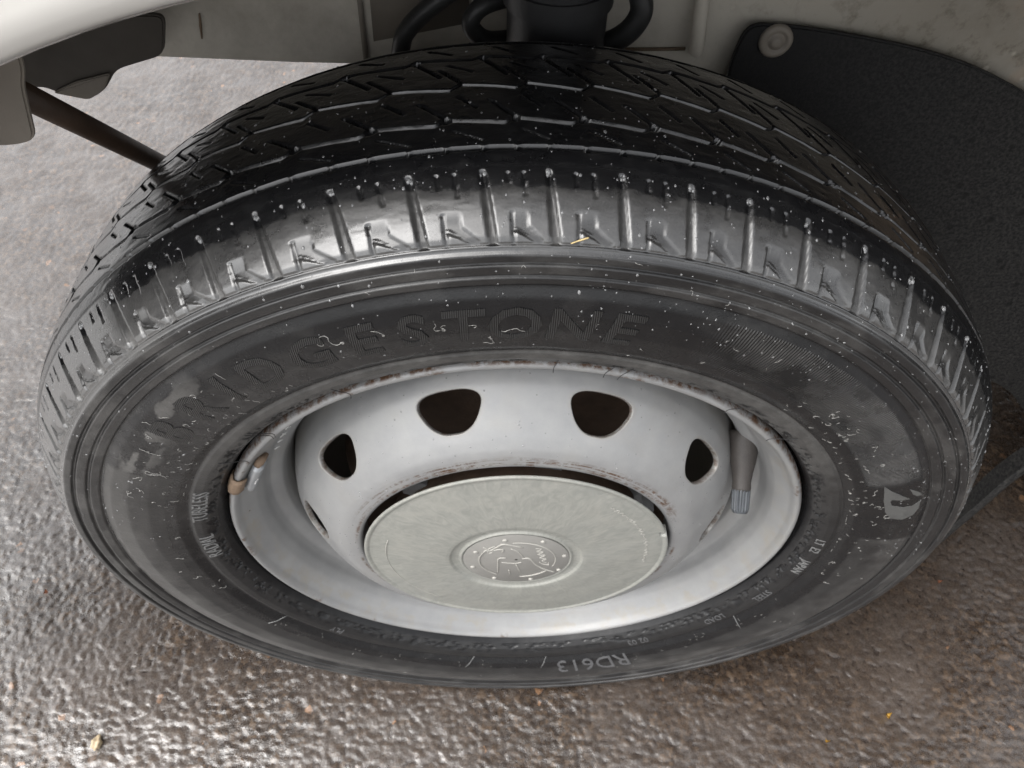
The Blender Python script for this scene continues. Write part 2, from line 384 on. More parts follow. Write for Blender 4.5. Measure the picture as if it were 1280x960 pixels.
# splash guard behind the wheel
def rounded(poly, r, n=5):
    out = []; N = len(poly)
    for i, p in enumerate(poly):
        a = Vector(poly[i-1]); p = Vector(p); b = Vector(poly[(i+1) % N])
        d1 = (a-p); d2 = (b-p); rr_ = min(r, d1.length*.45, d2.length*.45)
        s = p+d1.normalized()*rr_; e = p+d2.normalized()*rr_
        for k in range(n+1):
            t = k/n; out.append(tuple((1-t)**2*s+2*t*(1-t)*p+t*t*e))
    return out
fl = [(.127, .10), (.1265, .250), (.131, .270), (.160, .2685), (.195, .2635), (.235, .2565), (.275, .2455), (.33, .222), (.42, .17), (.52, .11), (.78, .0), (.78, -.27), (.60, -.26), (.555, -.215), (.535, -.165), (.512, -.122), (.472, -.080), (.443, -.060), (.40, -.052), (.2, -.052)]
bm = bmesh.new(); add_plate(bm, rounded(fl, .018, 6), 1, .186, .190, .001)
sg = to_van(bm_obj('splash_guard', bm, MF, van)); auto_edges(sg); sg['label'] = 'black rubber splash guard spattered with dirt'
bm = bmesh.new()
def add_disc(bm, c, prof, seg=24):
    """prof: (radius, y offset) revolved about Y at c"""
    rings = [[bm.verts.new((c[0]+r*math.sin(2*math.pi*k/seg), c[1]+y, c[2]+r*math.cos(2*math.pi*k/seg))) for k in range(seg)] for r, y in prof]
    for a, b in zip(rings, rings[1:]):
        for k in range(seg): bm.faces.new((a[k], a[(k+1) % seg], b[(k+1) % seg], b[k]))
    bm.faces.new(rings[-1])
add_disc(bm, (.149, .186, .2605), [(.0098, 0), (.0098, -.002), (.0085, -.0032), (.0062, -.0034), (.0058, -.0022), (.0042, -.0022), (.0036, -.0045), (.001, -.0048)])
bolt = bm_obj('bolt', bm, M_BRKT, sg)
# rubber strip hanging behind the tyre
bm = bmesh.new(); pts = smooth_path([(.60, .125, .045), (.50, .105, .0), (.445, .098, -.030), (.425, .095, -.062), (.418, .094, -.12), (.412, .094, -.19), (.408, .094, -.27)], 8)
for i, p in enumerate(pts): pass
rings = []
for i, p in enumerate(pts):
    t = (pts[min(i+1, len(pts)-1)]-pts[max(i-1, 0)]).normalized(); yv = Vector((0, 1, 0)); nv = t.cross(yv).normalized()
    rings.append([bm.verts.new(p+yv*a+nv*b) for a, b in ((-.008, -.0045), (-.0095, 0), (-.008, .0045), (.008, .0035), (.009, 0), (.008, -.0035))])
for a, b in zip(rings, rings[1:]):
    for k in range(6): bm.faces.new((a[k], a[(k+1) % 6], b[(k+1) % 6], b[k]))
bm.faces.new(rings[0]); bm.faces.new(rings[-1][::-1]); bmesh.ops.recalc_face_normals(bm, faces=bm.faces[:])
o = to_van(bm_obj('mud_flap', bm, MF, van)); auto_edges(o)
# front bracket, dark bracket, rod
bm = bmesh.new(); add_plate(bm, rounded([(-0.2721, 0.2839), (-0.2378, 0.2929), (-0.2130, 0.2943), (-0.2040, 0.2970), (-0.1976, 0.3209), (-0.1940, 0.3277), (-0.1891, 0.3498), (-0.2721, 0.3724)], .006, 4), 1, .028, .031, .0009)
o = to_van(bm_obj('bracket', bm, M_BRKT, van)); auto_edges(o); o['label'] = 'grimy beige bracket plate with rounded lower end'
bm = bmesh.new(); add_plate(bm, rounded([(-.345, .235), (-.290, .238), (-.274, .2435), (-.262, .2365), (-.249, .2352), (-.238, .2415), (-.228, .2535), (-.198, .2625), (-.19, .285), (-.345, .285)], .006, 4), 1, .158, .162, .0009)
o = to_van(bm_obj('cross_member', bm, M_BRKD, van)); auto_edges(o)
bm = bmesh.new(); add_plate(bm, rounded([(-.268, .2405), (-.249, .2362), (-.238, .2425), (-.230, .2530), (-.252, .2475)], .003, 3), 1, .1555, .1578, .0006)
o = to_van(bm_obj('tow_lug', bm, M_BRKT, van)); auto_edges(o)
bm = bmesh.new(); add_tube(bm, [(-.2146, .0360, .3202), (-.225, .158, .1922), (-.2328, .25, .0957), (-.245, .394, -.055)], .0058, 20)
o = to_van(bm_obj('strut_rod', bm, M_ROD, van)); o['label'] = 'rusty brown suspension rod'
bm = bmesh.new(); add_tube(bm, [(.018, .145, .42), (.0175, .150, .30), (.017, .155, .20), (.016, .16, .10)], .0262, 40)
add_tube(bm, [(.0175, .150, .31), (.0175, .1503, .300)], .0285, 40)
o = to_van(bm_obj('shock_absorber', bm, M_BLACK, van)); auto_edges(o)
for pts, r in (([(-.072, .17, .235), (-.068, .17, .262), (-.063, .17, .273), (-.049, .17, .286), (-.030, .172, .298), (0, .176, .312)], .0052),
               ([(.015, .176, .266), (-.003, .168, .269), (-.020, .162, .2715), (-.028, .160, .281), (-.022, .162, .2895), (-.006, .170, .2915), (.02, .18, .293)], .0050),
               ([(.02, .170, .262), (.040, .165, .266), (.055, .160, .2755), (.0625, .159, .287), (.061, .160, .298), (.052, .163, .315)], .0062)):
    bm = bmesh.new(); add_tube(bm, smooth_path(pts, 10), r, 16); to_van(bm_obj('brake_hose', bm, M_HOSE, van))

# ------------------------------------------------------------------ wheel
wheel = part_empty('wheel', van); to_van(wheel); wheel['label'] = 'silver steel wheel with ten openings, round cap and worn wet tyre'

TP = [(.1915, .0095), (.1932, .0040), (.1950, -.0015), (.1975, -.0060), (.2015, -.0100), (.2070, -.0128), (.2115, -.0138), (.2130, -.0130), (.2145, -.0135), (.220, -.0170), (.235, -.0208), (.246, -.0219), (.2555, -.0208), (.2598, -.0186), (.2612, -.0180), (.2620, -.0192),
      (.2665, -.0204), (.2672, -.0190), (.2682, -.0190), (.2690, -.0205), (.2738, -.0210), (.2746, -.0194), (.2756, -.0194), (.2763, -.0212), (.2798, -.0212), (.2812, -.0190), (.2828, -.0184), (.2855, -.0162), (.290, -.0102), (.296, -.0020), (.3002, .0045), (.3028, .0090), (.3045, .0132), (.3056, .018),
      (.3070, .030), (.3078, .045), (.3080, .056), (.3077, .070), (.3068, .084), (.3055, .0955), (.3030, .1010), (.296, .111), (.284, .124), (.262, .133), (.235, .134), (.205, .122), (.192, .108)]
ss, pr, py = resample(TP, .0005, .00042)
# variable sampling along the profile
ks = []; i = 0
while i < len(ss):
    ks.append(i)
    r_, y_ = pr[i], py[i]
    st = .0009
    if y_ < .105 and (r_ > .2825): st = .00052
    elif .2590 < r_ and y_ < 0: st = .00045
    elif r_ < .219 and y_ < 0: st = .0006
    if y_ > .105: st = .004
    i += int(st/.0001)
ks = np.array(ks); PS, PR, PY = ss[ks], pr[ks], py[ks]
tr = np.gradient(pr, ss); ty = np.gradient(py, ss); L = np.hypot(tr, ty)
# outward normal of the profile (s runs outward and then inward across the tread)
NRf, NYf = -ty/L*-1, tr/L*-1            # rotate tangent
NR, NYn = NRf[ks], NYf[ks]
thf = np.r_[np.arange(-112, 112, .15), np.arange(112, 248, .45)]
TH, SS = np.meshgrid(thf, PS, indexing='ij')
lug_meas = [-21.96, -15.24, -8.98, -3.32, 1.66, 7.28, 12.85, 17.88, 23.47, 29.92, 36.37]
n_l = round((360-(36.37+21.96))/5.85); stp = (360-(36.37+21.96))/n_l
LUG = np.array([-21.96-stp*k for k in range(26, 0, -1)]+lug_meas+[36.37+stp*k for k in range(1, 45)])
PH = np.interp(TH, LUG, np.arange(len(LUG)))
def frac(x): return x-np.floor(x)
ZZ = ((.45, .0030, .0305), (.63, .0042, .0550), (.93, .0030, .0795))
def zig(step, A, rise=.16):
    f = frac(PH-step); return np.where(f < 1-rise, A*(.5-f/(1-rise)), A*(-.5+(f-(1-rise))/rise))
y_row = np.broadcast_to(PY, TH.shape); on_tread = (PY > .010) & (PR > .300)
WARP = sum(zig(st_, A_)*np.clip(1-np.clip(np.abs(y_row-yc_)-.0035, 0, None)/.0085, 0, 1) for st_, A_, yc_ in ZZ)*on_tread
SSw = SS+WARP
PRg = np.interp(SSw, ss, pr); PYg = np.interp(SSw, ss, py); NRg = np.interp(SSw, ss, NRf); NYg = np.interp(SSw, ss, NYf)
def groove(d, hw, depth, bev=.0006): return depth*(1-sst(hw-bev*.3, hw+bev, np.abs(d)))
Dp = np.zeros_like(TH)
tread = (PYg > .008) & (PRg > .300) & (SS > SS[0, np.argmax(PY > .008)]-1e-9)
PHN = PH
mmp = .0300                                  # metres per pitch on the tread
g2 = .0305+zig(.45, .0030); g3 = .0550+zig(.63, .0042); g4 = .0795+zig(.93, .0030)
for gg, hw in ((g2, .0007), (g3, .0008), (g4, .0007)):
    Dp = np.maximum(Dp, np.where(tread, groove(PYg-gg, hw, .0042, .0005), 0))
for y0, sg_ in ((.0150, 1), (.0945, -1)):
    tooth = .0006*sst(.80, .92, frac(2*PHN))*sg_
    Dp = np.maximum(Dp, np.where(tread, groove(PYg-y0+tooth, .0008, .0034, .0005), 0))
def sipe(p0, y0, p1, y1, hw, dep, shift=0):
    """straight cut from (phase p0, y0) to (p1, y1), repeated every pitch"""
    global Dp
    for off in (-1, 0, 1):
        f = frac(PHN)+off
        ax, ay, bx, by = p0*mmp, y0, p1*mmp, y1; px, py_ = f*mmp, PYg
        vx, vy = bx-ax, by-ay; t = np.clip(((px-ax)*vx+(py_-ay)*vy)/(vx*vx+vy*vy), 0, 1)
        d = np.hypot(px-ax-t*vx, py_-ay-t*vy)
        Dp = np.maximum(Dp, np.where(tread, groove(d, hw, dep, .0004), 0))
sipe(.05, .0445, .46, .0325, .00038, .0026)
sipe(.93, .0780, 1.32, .0640, .00038, .0026)
sipe(.58, .0480, .86, .0395, .00030, .0018)
sipe(.42, .0740, .78, .0672, .00030, .0018)
sipe(.10, .0905, .45, .0845, .00030, .0018)
sipe(.30, .0700, .62, .0585, .00032, .0022)
sipe(.55, .0250, .95, .0190, .00030, .0014)
# notches at the zig-zag steps
def pit(p0, y0, rx, ry, dep):
    global Dp
    for off in (-1, 0, 1):
        f = (frac(PHN)+off-p0)*mmp; d = np.sqrt((f/rx)**2+((PYg-y0)/ry)**2)
        Dp = np.maximum(Dp, np.where(tread, dep*(1-sst(.7, 1.15, d)), 0))
pit(.45, .0320, .0022, .0024, .0045); pit(.93, .0800, .0020, .0020, .0040)
# shoulder lugs
sR = lambda r0: np.interp(r0, pr[(py < .02) & (ss > np.interp(.2, pr[:2000], ss[:2000]))], ss[(py < .02) & (ss > np.interp(.2, pr[:2000], ss[:2000]))])
s_base, s_fl, s_top, s_s1, s_s2 = [float(sR(v)) for v in (.2832, .2925, .3005, .2974, .2952)]
zone = (PYg < .0125) & (SS > s_base-.004)
tt = (SS-s_top)/(s_base-s_top)               # 0 at the top of a lug, 1 at its base
f0 = frac(PH+.06-.13*tt)                     # slant
fc = np.minimum(f0, 1-f0)*.0290
hw = .0011+.0013*np.clip(tt, 0, 1)
lugd = .0013*(1-sst(hw*.55, hw+.0004, fc))*sst(-.06, .05, tt)*(1-sst(.98, 1.04, tt))
Dp = np.maximum(Dp, np.where(zone, lugd, 0))
for ph_, e_ in ((.37, s_s1), (.61, s_s2)):
    f1 = frac(PH+.06-.13*tt-ph_+.5)-.5
    Dp = np.maximum(Dp, np.where(zone, .0009*(1-sst(.0002, .0006, np.abs(f1)*.029))*(1-sst(s_top-.0006, s_top+.0004, SS))*sst(e_-.0005, e_+.0005, SS), 0))
# sunken flag shape
def inpoly(px, py_, poly):
    c = np.zeros(px.shape, bool); n = len(poly)
    for i in range(n):
        (x1, y1), (x2, y2) = poly[i-1], poly[i]
        if y1 == y2: continue
        c ^= ((y1 > py_) != (y2 > py_)) & (px < (x2-x1)*(py_-y1)/(y2-y1)+x1)
    return c
row = (s_fl-SS)/(s_fl-s_base)                # 0 top of flag, 1 base
flag = [(.38, 0), (.64, .08), (.66, .5), (.93, .94), (.82, 1.0), (.45, .56), (.45, 1.0), (.40, 1.0)]
ff = frac(PH+.03)
acc = np.zeros_like(TH)
zi = zone & (row > -.1) & (row < 1.1)
for dx, dy in ((0, 0), (.012, 0), (-.012, 0), (0, .03), (0, -.03)):
    acc[zi] += inpoly(ff[zi]+dx, row[zi]+dy, flag)/5
acc *= sst(.02, .5, row)
Dp = np.maximum(Dp, acc*.0007)
for (a_0, r_0), (a_1, r_1), w_ in (((.40, .10), (.43, 1.0), .00030), ((.45, .60), (.80, .98), .00028)):
    tl = np.clip(((row-r_0)/(r_1-r_0)), 0, 1); dl = np.abs(ff-(a_0+(a_1-a_0)*tl))*.029
    Dp = np.maximum(Dp, np.where(zi & (row > r_0) & (row < r_1), .0009*(1-sst(w_, w_+.0005, dl)), 0))
Dp = np.maximum(Dp, np.where(zone, groove(SS-s_base, .0004, .0007, .0004), 0))
wear = fbm(TH*.8, SS*400, 30, 4)
Dp = Dp + np.where(tread, (wear-.5)*.00035, (wear-.5)*.00005)
Dp += np.where((PYg < 0) & (PRg < .28), .0012*(fbm(TH*.35, SS*60, 33, 3)-.5)*.35, 0)
# scuffed bead ledge next to the rim
led = (PRg < .2125) & (PYg < 0) & (PRg > .198)
Dp += np.where(led, .0011*sst(.52, .62, fbm(TH*1.1, SS*330, 70, 4))*sst(.205, .2, PRg+(.004*(vnoise(TH*.3, SS*0, 3)-.5))), 0)
rw = PRg-NRg*Dp; yw = PYg-NYg*Dp
a_ = np.radians(TH)
Vt = np.stack([rw*np.sin(a_), yw, rw*np.cos(a_)], -1)
low = Vt[..., 2] < ZG+.001; Vt[..., 2] = np.where(low, ZG+.001, Vt[..., 2])
# surface attributes, with some sky sheen painted into the pale tone: dust, dryness, hatching
nzA = fbm(TH*.22, SS*90, 40, 4); nzB = fbm(TH*1.2, SS*500, 44, 4)
absT = np.abs((TH+180) % 360-180)
dust_sheen = np.full(TH.shape, .05)
sh_edge = float(sR(.2975))
shoulder = zone & (SS < s_top+.002)
edge_n = .0040*(fbm(TH*.55, SS*200, 61, 3)-.5)
leftw = .35+.65*sst(20, -45, TH)
dust_sheen = np.where(shoulder, .03+.42*sst(sh_edge+.0008, sh_edge-.0016, SS+edge_n*1.5)*(.5+.5*nzB), dust_sheen)  # sky reflection on the shoulder painted in as a pale grey band
dust_sheen = np.where(zone, np.maximum(dust_sheen, 1.0*(1-sst(.0008, .0042, np.abs(SS-s_base+.0018)))*(.35+.65*leftw)), dust_sheen)
dust_sheen = np.where(zone, np.maximum(dust_sheen, .8*np.clip(lugd/.0013, 0, 1)*sst(.5, .9, tt)*leftw), dust_sheen)
dust_sheen = np.where(zone, dust_sheen*(1-.45*acc), dust_sheen)
ringz = (PRg > .2612) & (PYg < -.0175) & (SS < s_base)
dust_sheen = np.where(ringz, (.14+.30*sst(.45, .7, nzA))*(.5+.5*leftw), dust_sheen)
side = (PRg <= .2612) & (PYg < 0) & (PRg > .2135)
pan = sst(.2255, .2285, PRg+(nzA-.5)*.003)*sst(.2600, .2588, PRg)*sst(81.5, 82.2, np.where(TH > 0, absT, absT+20))
wisp = sst(.55, .7, fbm(TH*.16+40, PRg*70, 81, 4))
dust_sheen = np.where(side, .035+.50*pan*(.55+.45*nzA)*(.35+.65*sst(.232, .252, PRg+.02*(nzA-.5)))+.06*sst(.6, .75, nzA)*(1-pan), dust_sheen)
hat0 = (side & (PRg > .2245) & (PRg < .2575))*sst(18, 28, TH)*sst(66, 62, TH)*sst(.225, .229, PRg)*sst(.2565, .2555, PRg)
lw = np.exp(-((TH+57)/9)**2-((PRg-.246)/.010)**2)+.8*np.exp(-((TH+44)/7)**2-((PRg-.252)/.007)**2)
dust_sheen = np.where(side, np.maximum(dust_sheen, .75*lw*sst(.5, .62, fbm(TH*.35, PRg*230, 90, 4))), dust_sheen)
inner = (PRg <= .2135) & (PYg < 0)
dust_sheen = np.where(inner, (.62*sst(80, 45, absT)*(.5+.5*nzB)+.10)*sst(.1955, .1985, PRg)*(1-.85*sst(.5, .6, fbm(TH*1.1, SS*330, 70, 4))*sst(.2065, .2035, PRg)), dust_sheen)
dust_sheen = dust_sheen+.26*hat0*sst(.3, .6, nzA)  # hatched panel paled, its lit stripes painted into the colour
dust_sheen = np.where(tread, .02+.05*sst(.5, .8, nzB), dust_sheen)
dry = np.where(side, .15+.45*pan, np.where(shoulder, .1, np.where(ringz, .55, .1)))
dry = np.where(tread, .35, dry); dry = np.where(inner, .7, dry)
hz = side & (PRg > .2245) & (PRg < .2575)
hat = np.where(hz, sst(18, 28, TH)*sst(66, 62, TH)*sst(.225+.02*sst(30, 70, TH)*0, .229, PRg)*sst(.2565, .2555, PRg), 0)
wet = np.where(tread, .6*(1-sst(.0003, .0012, Dp)), np.where(shoulder, .9*(1-.75*np.clip(lugd/.0013, 0, 1))*(1-.35*acc), np.where(ringz, .25, .12)))
me = np_mesh('tyre', Vt.reshape(-1, 3), grid_quads(len(thf), len(PS), True),
             {'wet': wet, 'dust_sheen': np.clip(dust_sheen, 0, 1), 'dry': dry, 'hatch': hat, 'th': TH, 'rr': PRg})
tyre = link('tyre', me, MR, wheel); tyre['label'] = 'wet worn black tyre with zigzag tread'
# the grid winds inward or outward: make the normals point away from the carcass
c0 = me.polygons[len(PS)//2]; 
def surf(th, s, lift=0.):
    """point and normal of the undeformed tyre surface at angle th (degrees), arc s"""
    r_ = np.interp(s, ss, pr); y_ = np.interp(s, ss, py); nr = np.interp(s, ss, NRf); ny = np.interp(s, ss, NYf)
    a = math.radians(th)
    n = Vector((nr*math.sin(a), ny, nr*math.cos(a))); p = Vector((r_*math.sin(a), y_, r_*math.cos(a)))
    return p+n*lift, n
s_of_r = lambda r0: float(sR(r0)) if r0 > .2 else 0
mid = Vector(surf(0, s_of_r(.24))[1]); 
print('NORMAL CHECK (should be -y):', mid, 'face', me.polygons[60].normal)

# ------------------------------------------------------------------ lettering
def text_mesh(txt, size, extrude, shear=0, bold=0, spacing=1.0, maxlen=.004):
    cu = bpy.data.curves.new('t', 'FONT'); cu.body = txt; cu.size = size; cu.extrude = extrude; cu.shear = shear
    cu.align_x = 'CENTER'; cu.align_y = 'CENTER'; cu.offset = bold; cu.space_character = spacing; cu.resolution_u = 3
    o = bpy.data.objects.new('t', cu); COL.objects.link(o)
    me = bpy.data.meshes.new_from_object(o.evaluated_get(bpy.context.evaluated_depsgraph_get()))
    bpy.data.objects.remove(o); bpy.data.curves.remove(cu)
    bm = bmesh.new(); bm.from_mesh(me); bpy.data.meshes.remove(me)
    bmesh.ops.triangulate(bm, faces=bm.faces[:])
    for _ in range(3):
        le = [e for e in bm.edges if e.calc_length() > maxlen]
        if not le: break
        bmesh.ops.subdivide_edges(bm, edges=le, cuts=1); bmesh.ops.triangulate(bm, faces=[f for f in bm.faces if len(f.verts) > 3])
    return bm
def wrap_text(name, txt, th0, r0, size, mat, parent, depth=.0004, inward=False, flip=False, sx=1., **k):
    """letters standing on the sidewall, tops outward; centre at angle th0 and radius r0"""
    bm = text_mesh(txt, size, depth, **k)
    for v in bm.verts:
        x, y, z = v.co; x *= sx
        if flip: x, y = -x, -y
        s = s_of_r(r0+y); p, n = surf(th0+math.degrees(x/r0), s); v.co = p+n*(z+.00005)
    bmesh.ops.recalc_face_normals(bm, faces=bm.faces[:])
    return bm_obj(name, bm, mat, parent, False)
for ch, a in zip('BRIDGESTONE', (-49.5, -42.5, -37, -31.2, -24.4, -18, -12.4, -7, -1.6, 4.4, 9.8)):
    wrap_text('raised_letter', ch, a, .2385, .030, ML, wheel, depth=.0002 if a < -28 else .0003, bold=.0006, shear=.12)
wrap_text('moulded_lettering', 'TUBELESS', -72.5, .2068, .0125, M_PRINT, wheel, depth=.0003, sx=.72)
wrap_text('moulded_lettering', 'RADIAL', -87.5, .2062, .0125, M_PRINT, wheel, depth=.0003, sx=.72)
wrap_text('moulded_lettering', 'LT  E2', 88, .2066, .0085, M_PRINT, wheel, depth=.0003, sx=.85)
wrap_text('moulded_lettering', 'JAPAN', 97, .2066, .0085, M_PRINT, wheel, depth=.0003, sx=.85)
for tx, a, sz in (('STEEL', 112, .0075), ('02 03', 148, .0085), ('LOAD', 127, .0075), ('PLY', -135, .0075)):
    wrap_text('moulded_lettering', tx, a, .2068, sz, M_LETB, wheel, depth=.0003, flip=False)
wrap_text('moulded_lettering', 'RD613', 161, .226, .024, M_LETB, wheel, depth=.0003)
# wing logo near the right-hand side
def wrap_poly(name, poly, mat, lift=.0004, maxlen=.0025):
    """poly in (theta, r)"""
    bm = bmesh.new(); vs = [bm.verts.new((a*.01, r, 0)) for a, r in poly]; f = bm.faces.new(vs)
    ret = bmesh.ops.extrude_face_region(bm, geom=[f]); 
    for v in [g_ for g_ in ret['geom'] if isinstance(g_, bmesh.types.BMVert)]: v.co.z = lift
    bmesh.ops.triangulate(bm, faces=bm.faces[:])
    for _ in range(3):
        le = [e for e in bm.edges if e.calc_length() > maxlen*2]
        if not le: break
        bmesh.ops.subdivide_edges(bm, edges=le, cuts=1); bmesh.ops.triangulate(bm, faces=[f for f in bm.faces if len(f.verts) > 3])
    for v in bm.verts:
        p, n = surf(v.co.x*100, s_of_r(v.co.y)); v.co = p+n*(v.co.z-.0001)
    bmesh.ops.recalc_face_normals(bm, faces=bm.faces[:])
    return bm_obj(name, bm, mat, wheel, False)
wrap_poly('raised_emblem', [(64.5, 0.2355), (66.5, 0.2400), (68.5, 0.2470), (69.3, 0.2495), (69.2, 0.2450), (68.8, 0.2395), (69.3, 0.2385), (70.6, 0.2395), (71.3, 0.2450), (71.5, 0.2510), (70.6, 0.2555), (72.6, 0.2555), (74.5, 0.2530), (75.2, 0.2470), (74.6, 0.2400), (72.5, 0.2362), (69.0, 0.2348)], M_LOGO)
wrap_poly('raised_emblem', [(66.4, 0.2490), (68.2, 0.2550), (69.2, 0.2565), (69.0, 0.2535), (68.2, 0.2510)], M_LOGO)
for a in (123, -122, 171.5, -171):      # short radial mould lines
    bm = bmesh.new(); add_tube(bm, [surf(a+.4*k, s_of_r(.213+.0034*k), .0002)[0] for k in range(5)], .00035, 6); bm_obj('mould_line', bm, M_PRINT, wheel)
# short rubber whiskers over the rim edge
for a in (-47, -46.2, -57, -28, 4.5, 12.5, 15, 35.5, 48):
    bm = bmesh.new(); a1 = a+random.uniform(-.4, .4)
    add_tube(bm, smooth_path([surf(a, s_of_r(.2055), .0002)[0], surf(a, s_of_r(.2010), .0006)[0], Vector((.1915*math.sin(rad(a)), -.0056, .1915*math.cos(rad(a)))), Vector((.1885*math.sin(rad(a1)), -.0062, .1885*math.cos(rad(a1))))], 5), .00022, 5)
    bm_obj('rubber_whisker', bm, M_BLACK, wheel)

# ------------------------------------------------------------------ rim
def wheel_attrs(TH_, RR_, Y_):
    ab = np.abs((TH_+180) % 360-180); n1 = fbm(TH_*.35, RR_*260, 12, 4); n2 = fbm(TH_*.12, RR_*90, 17, 3)
    rust = 1.2*np.exp(-((RR_-.1918)/.0012)**2)*(.25+.75*sst(95, 60, ab))*sst(.30, .55, n2+.1)
    rust = np.maximum(rust, .9*np.exp(-((RR_-.1885)/.0016)**2)*sst(.70, .74, fbm(TH_*.22, RR_*80, 19, 3)))
    rust = np.maximum(rust, np.exp(-((RR_-.1085)/.0010)**2)*sst(.45, .6, fbm(TH_*.06, RR_*0, 25, 3))*(Y_ < 0))
    rust = np.maximum(rust, 1.3*np.exp(-((RR_-.1115)/.0026)**2)*sst(.46, .56, fbm(TH_*.05+3, RR_*1400, 26, 3))*sst(75, 50, ab)*(Y_ < 0))
    grime = np.exp(-((RR_-.183)/.004)**2)*sst(.45, .65, n1)*.8+.15*sst(.55, .75, n2)+.5*np.exp(-((RR_-.158)/.003)**2)*(Y_ > .03)
    return np.clip(rust, 0, 1), np.clip(grime, 0, 1)
def rim_mesh(name, prof, ksm, step, dth=.4, holes=None):
    s_, r_, y_ = resample(prof, .0004, ksm); k_ = np.arange(0, len(s_), int(step/.0001)); k_ = np.r_[k_, len(s_)-1] if k_[-1] != len(s_)-1 else k_
    th = np.arange(0, 360, dth); T_, Rr = np.meshgrid(th, r_[k_], indexing='ij'); Yy = np.broadcast_to(y_[k_], T_.shape); Sg = np.broadcast_to(s_[k_], T_.shape)
    return th, T_, Rr, Yy, Sg, (s_, r_, y_)
RP = [(.1890, .0085), (.1912, .0070), (.1922, .0035), (.1920, .0), (.1911, -.0028), (.1893, -.0042), (.1875, -.0036), (.1862, -.0012), (.1850, .0020), (.1815, .0070), (.1775, .0125), (.1745, .0190), (.1732, .0235), (.1712, .0275), (.1675, .0300), (.1640, .0330), (.1620, .0380), (.1605, .0460), (.1600, .0540)]
th, T_, Rr, Yy, Sg, _ = rim_mesh('rim', RP, .0009, .0008)
ru, gr = wheel_attrs(T_, Rr, Yy); a_ = np.radians(T_)
me = np_mesh('rim', np.stack([Rr*np.sin(a_), Yy, Rr*np.cos(a_)], -1).reshape(-1, 3), grid_quads(len(th), Rr.shape[1], True), {'rust': ru, 'grime': gr, 'th': T_, 'rr': Rr})
rim = link('rim', me, MW, wheel)
revolve('rim_barrel', [(.1600, .0535), (.1598, .07), (.1598, .115), (.12, .118)], M_BRKT, wheel, 180)
# pressed disc with ten openings
DP = [(.1600, .062), (.1585, .050), (.1560, .036), (.1530, .0255), (.1480, .0175), (.1410, .0095), (.1330, .0015), (.1260, -.0045), (.1200, -.0085), (.1150, -.0102), (.1105, -.0107), (.1075, -.0110), (.1052, -.0103), (.1043, -.0080), (.1040, -.003), (.1040, .009)]
th, T_, Rr, Yy, Sg, (dss, dr, dy) = rim_mesh('disc', DP, .0016, .0006, .3)
HC = [19.3+36*k for k in range(10)]
s_h = float(np.interp(-.1395, -dr, dss)); RH = .1395
def hole_f(u, v):
    """<1 inside the opening; u tangential, v towards the hub (metres)"""
    hw_ = .0212*(1-.40*np.clip((v+.012)/.024, 0, 1.1)**1.4)
    return (np.abs(u/hw_)**2.9+np.abs(v/.0134)**2.9)**(1/2.9)
fmin = np.full(T_.shape, 9.); Uc = np.zeros_like(T_)
for hc in HC:
    d = (T_-hc+180) % 360-180; u = np.radians(d)*RH; f = hole_f(u, Sg-s_h); m_ = f < fmin; fmin = np.where(m_, f, fmin); Uc = np.where(m_, hc, Uc)
nT, nS = T_.shape
Q = grid_quads(nT, nS, True); fm = fmin.reshape(-1)
keep = (fm[Q] >= 1).sum(1) >= 3
Q = Q[keep]
# snap vertices just inside the outline onto it
Tn, Sn = T_.copy().reshape(-1), Sg.copy().reshape(-1); used = np.zeros(len(fm), bool); used[Q.ravel()] = True
cnt = np.bincount(Q.ravel(), minlength=len(fm)); bnd = used & (cnt < 4) & (fm < 1.25)
for i in np.where(bnd)[0]:
    hc = Uc.reshape(-1)[i]; d = (Tn[i]-hc+180) % 360-180; u = math.radians(d)*RH; v = Sn[i]-s_h
    for _ in range(6):
        q = float(hole_f(np.array(u), np.array(v))); u /= q; v /= q
    Tn[i] = hc+math.degrees(u/RH); Sn[i] = s_h+v
Rn = np.interp(Sn, dss, dr); Yn = np.interp(Sn, dss, dy); ru, gr = wheel_attrs(Tn, Rn, Yn)
fo = np.clip((fm-1)/.12, 0, 1); a_ = np.radians(Tn)
gr = np.maximum(gr, .5*(1-fo)); 
me = np_mesh('disc', np.stack([Rn*np.sin(a_), Yn, Rn*np.cos(a_)], -1), Q, {'rust': ru, 'grime': gr, 'th': Tn, 'rr': Rn})
disc = link('wheel_disc', me, MW, wheel)
tr2 = np.gradient(dr, dss); ty2 = np.gradient(dy, dss)
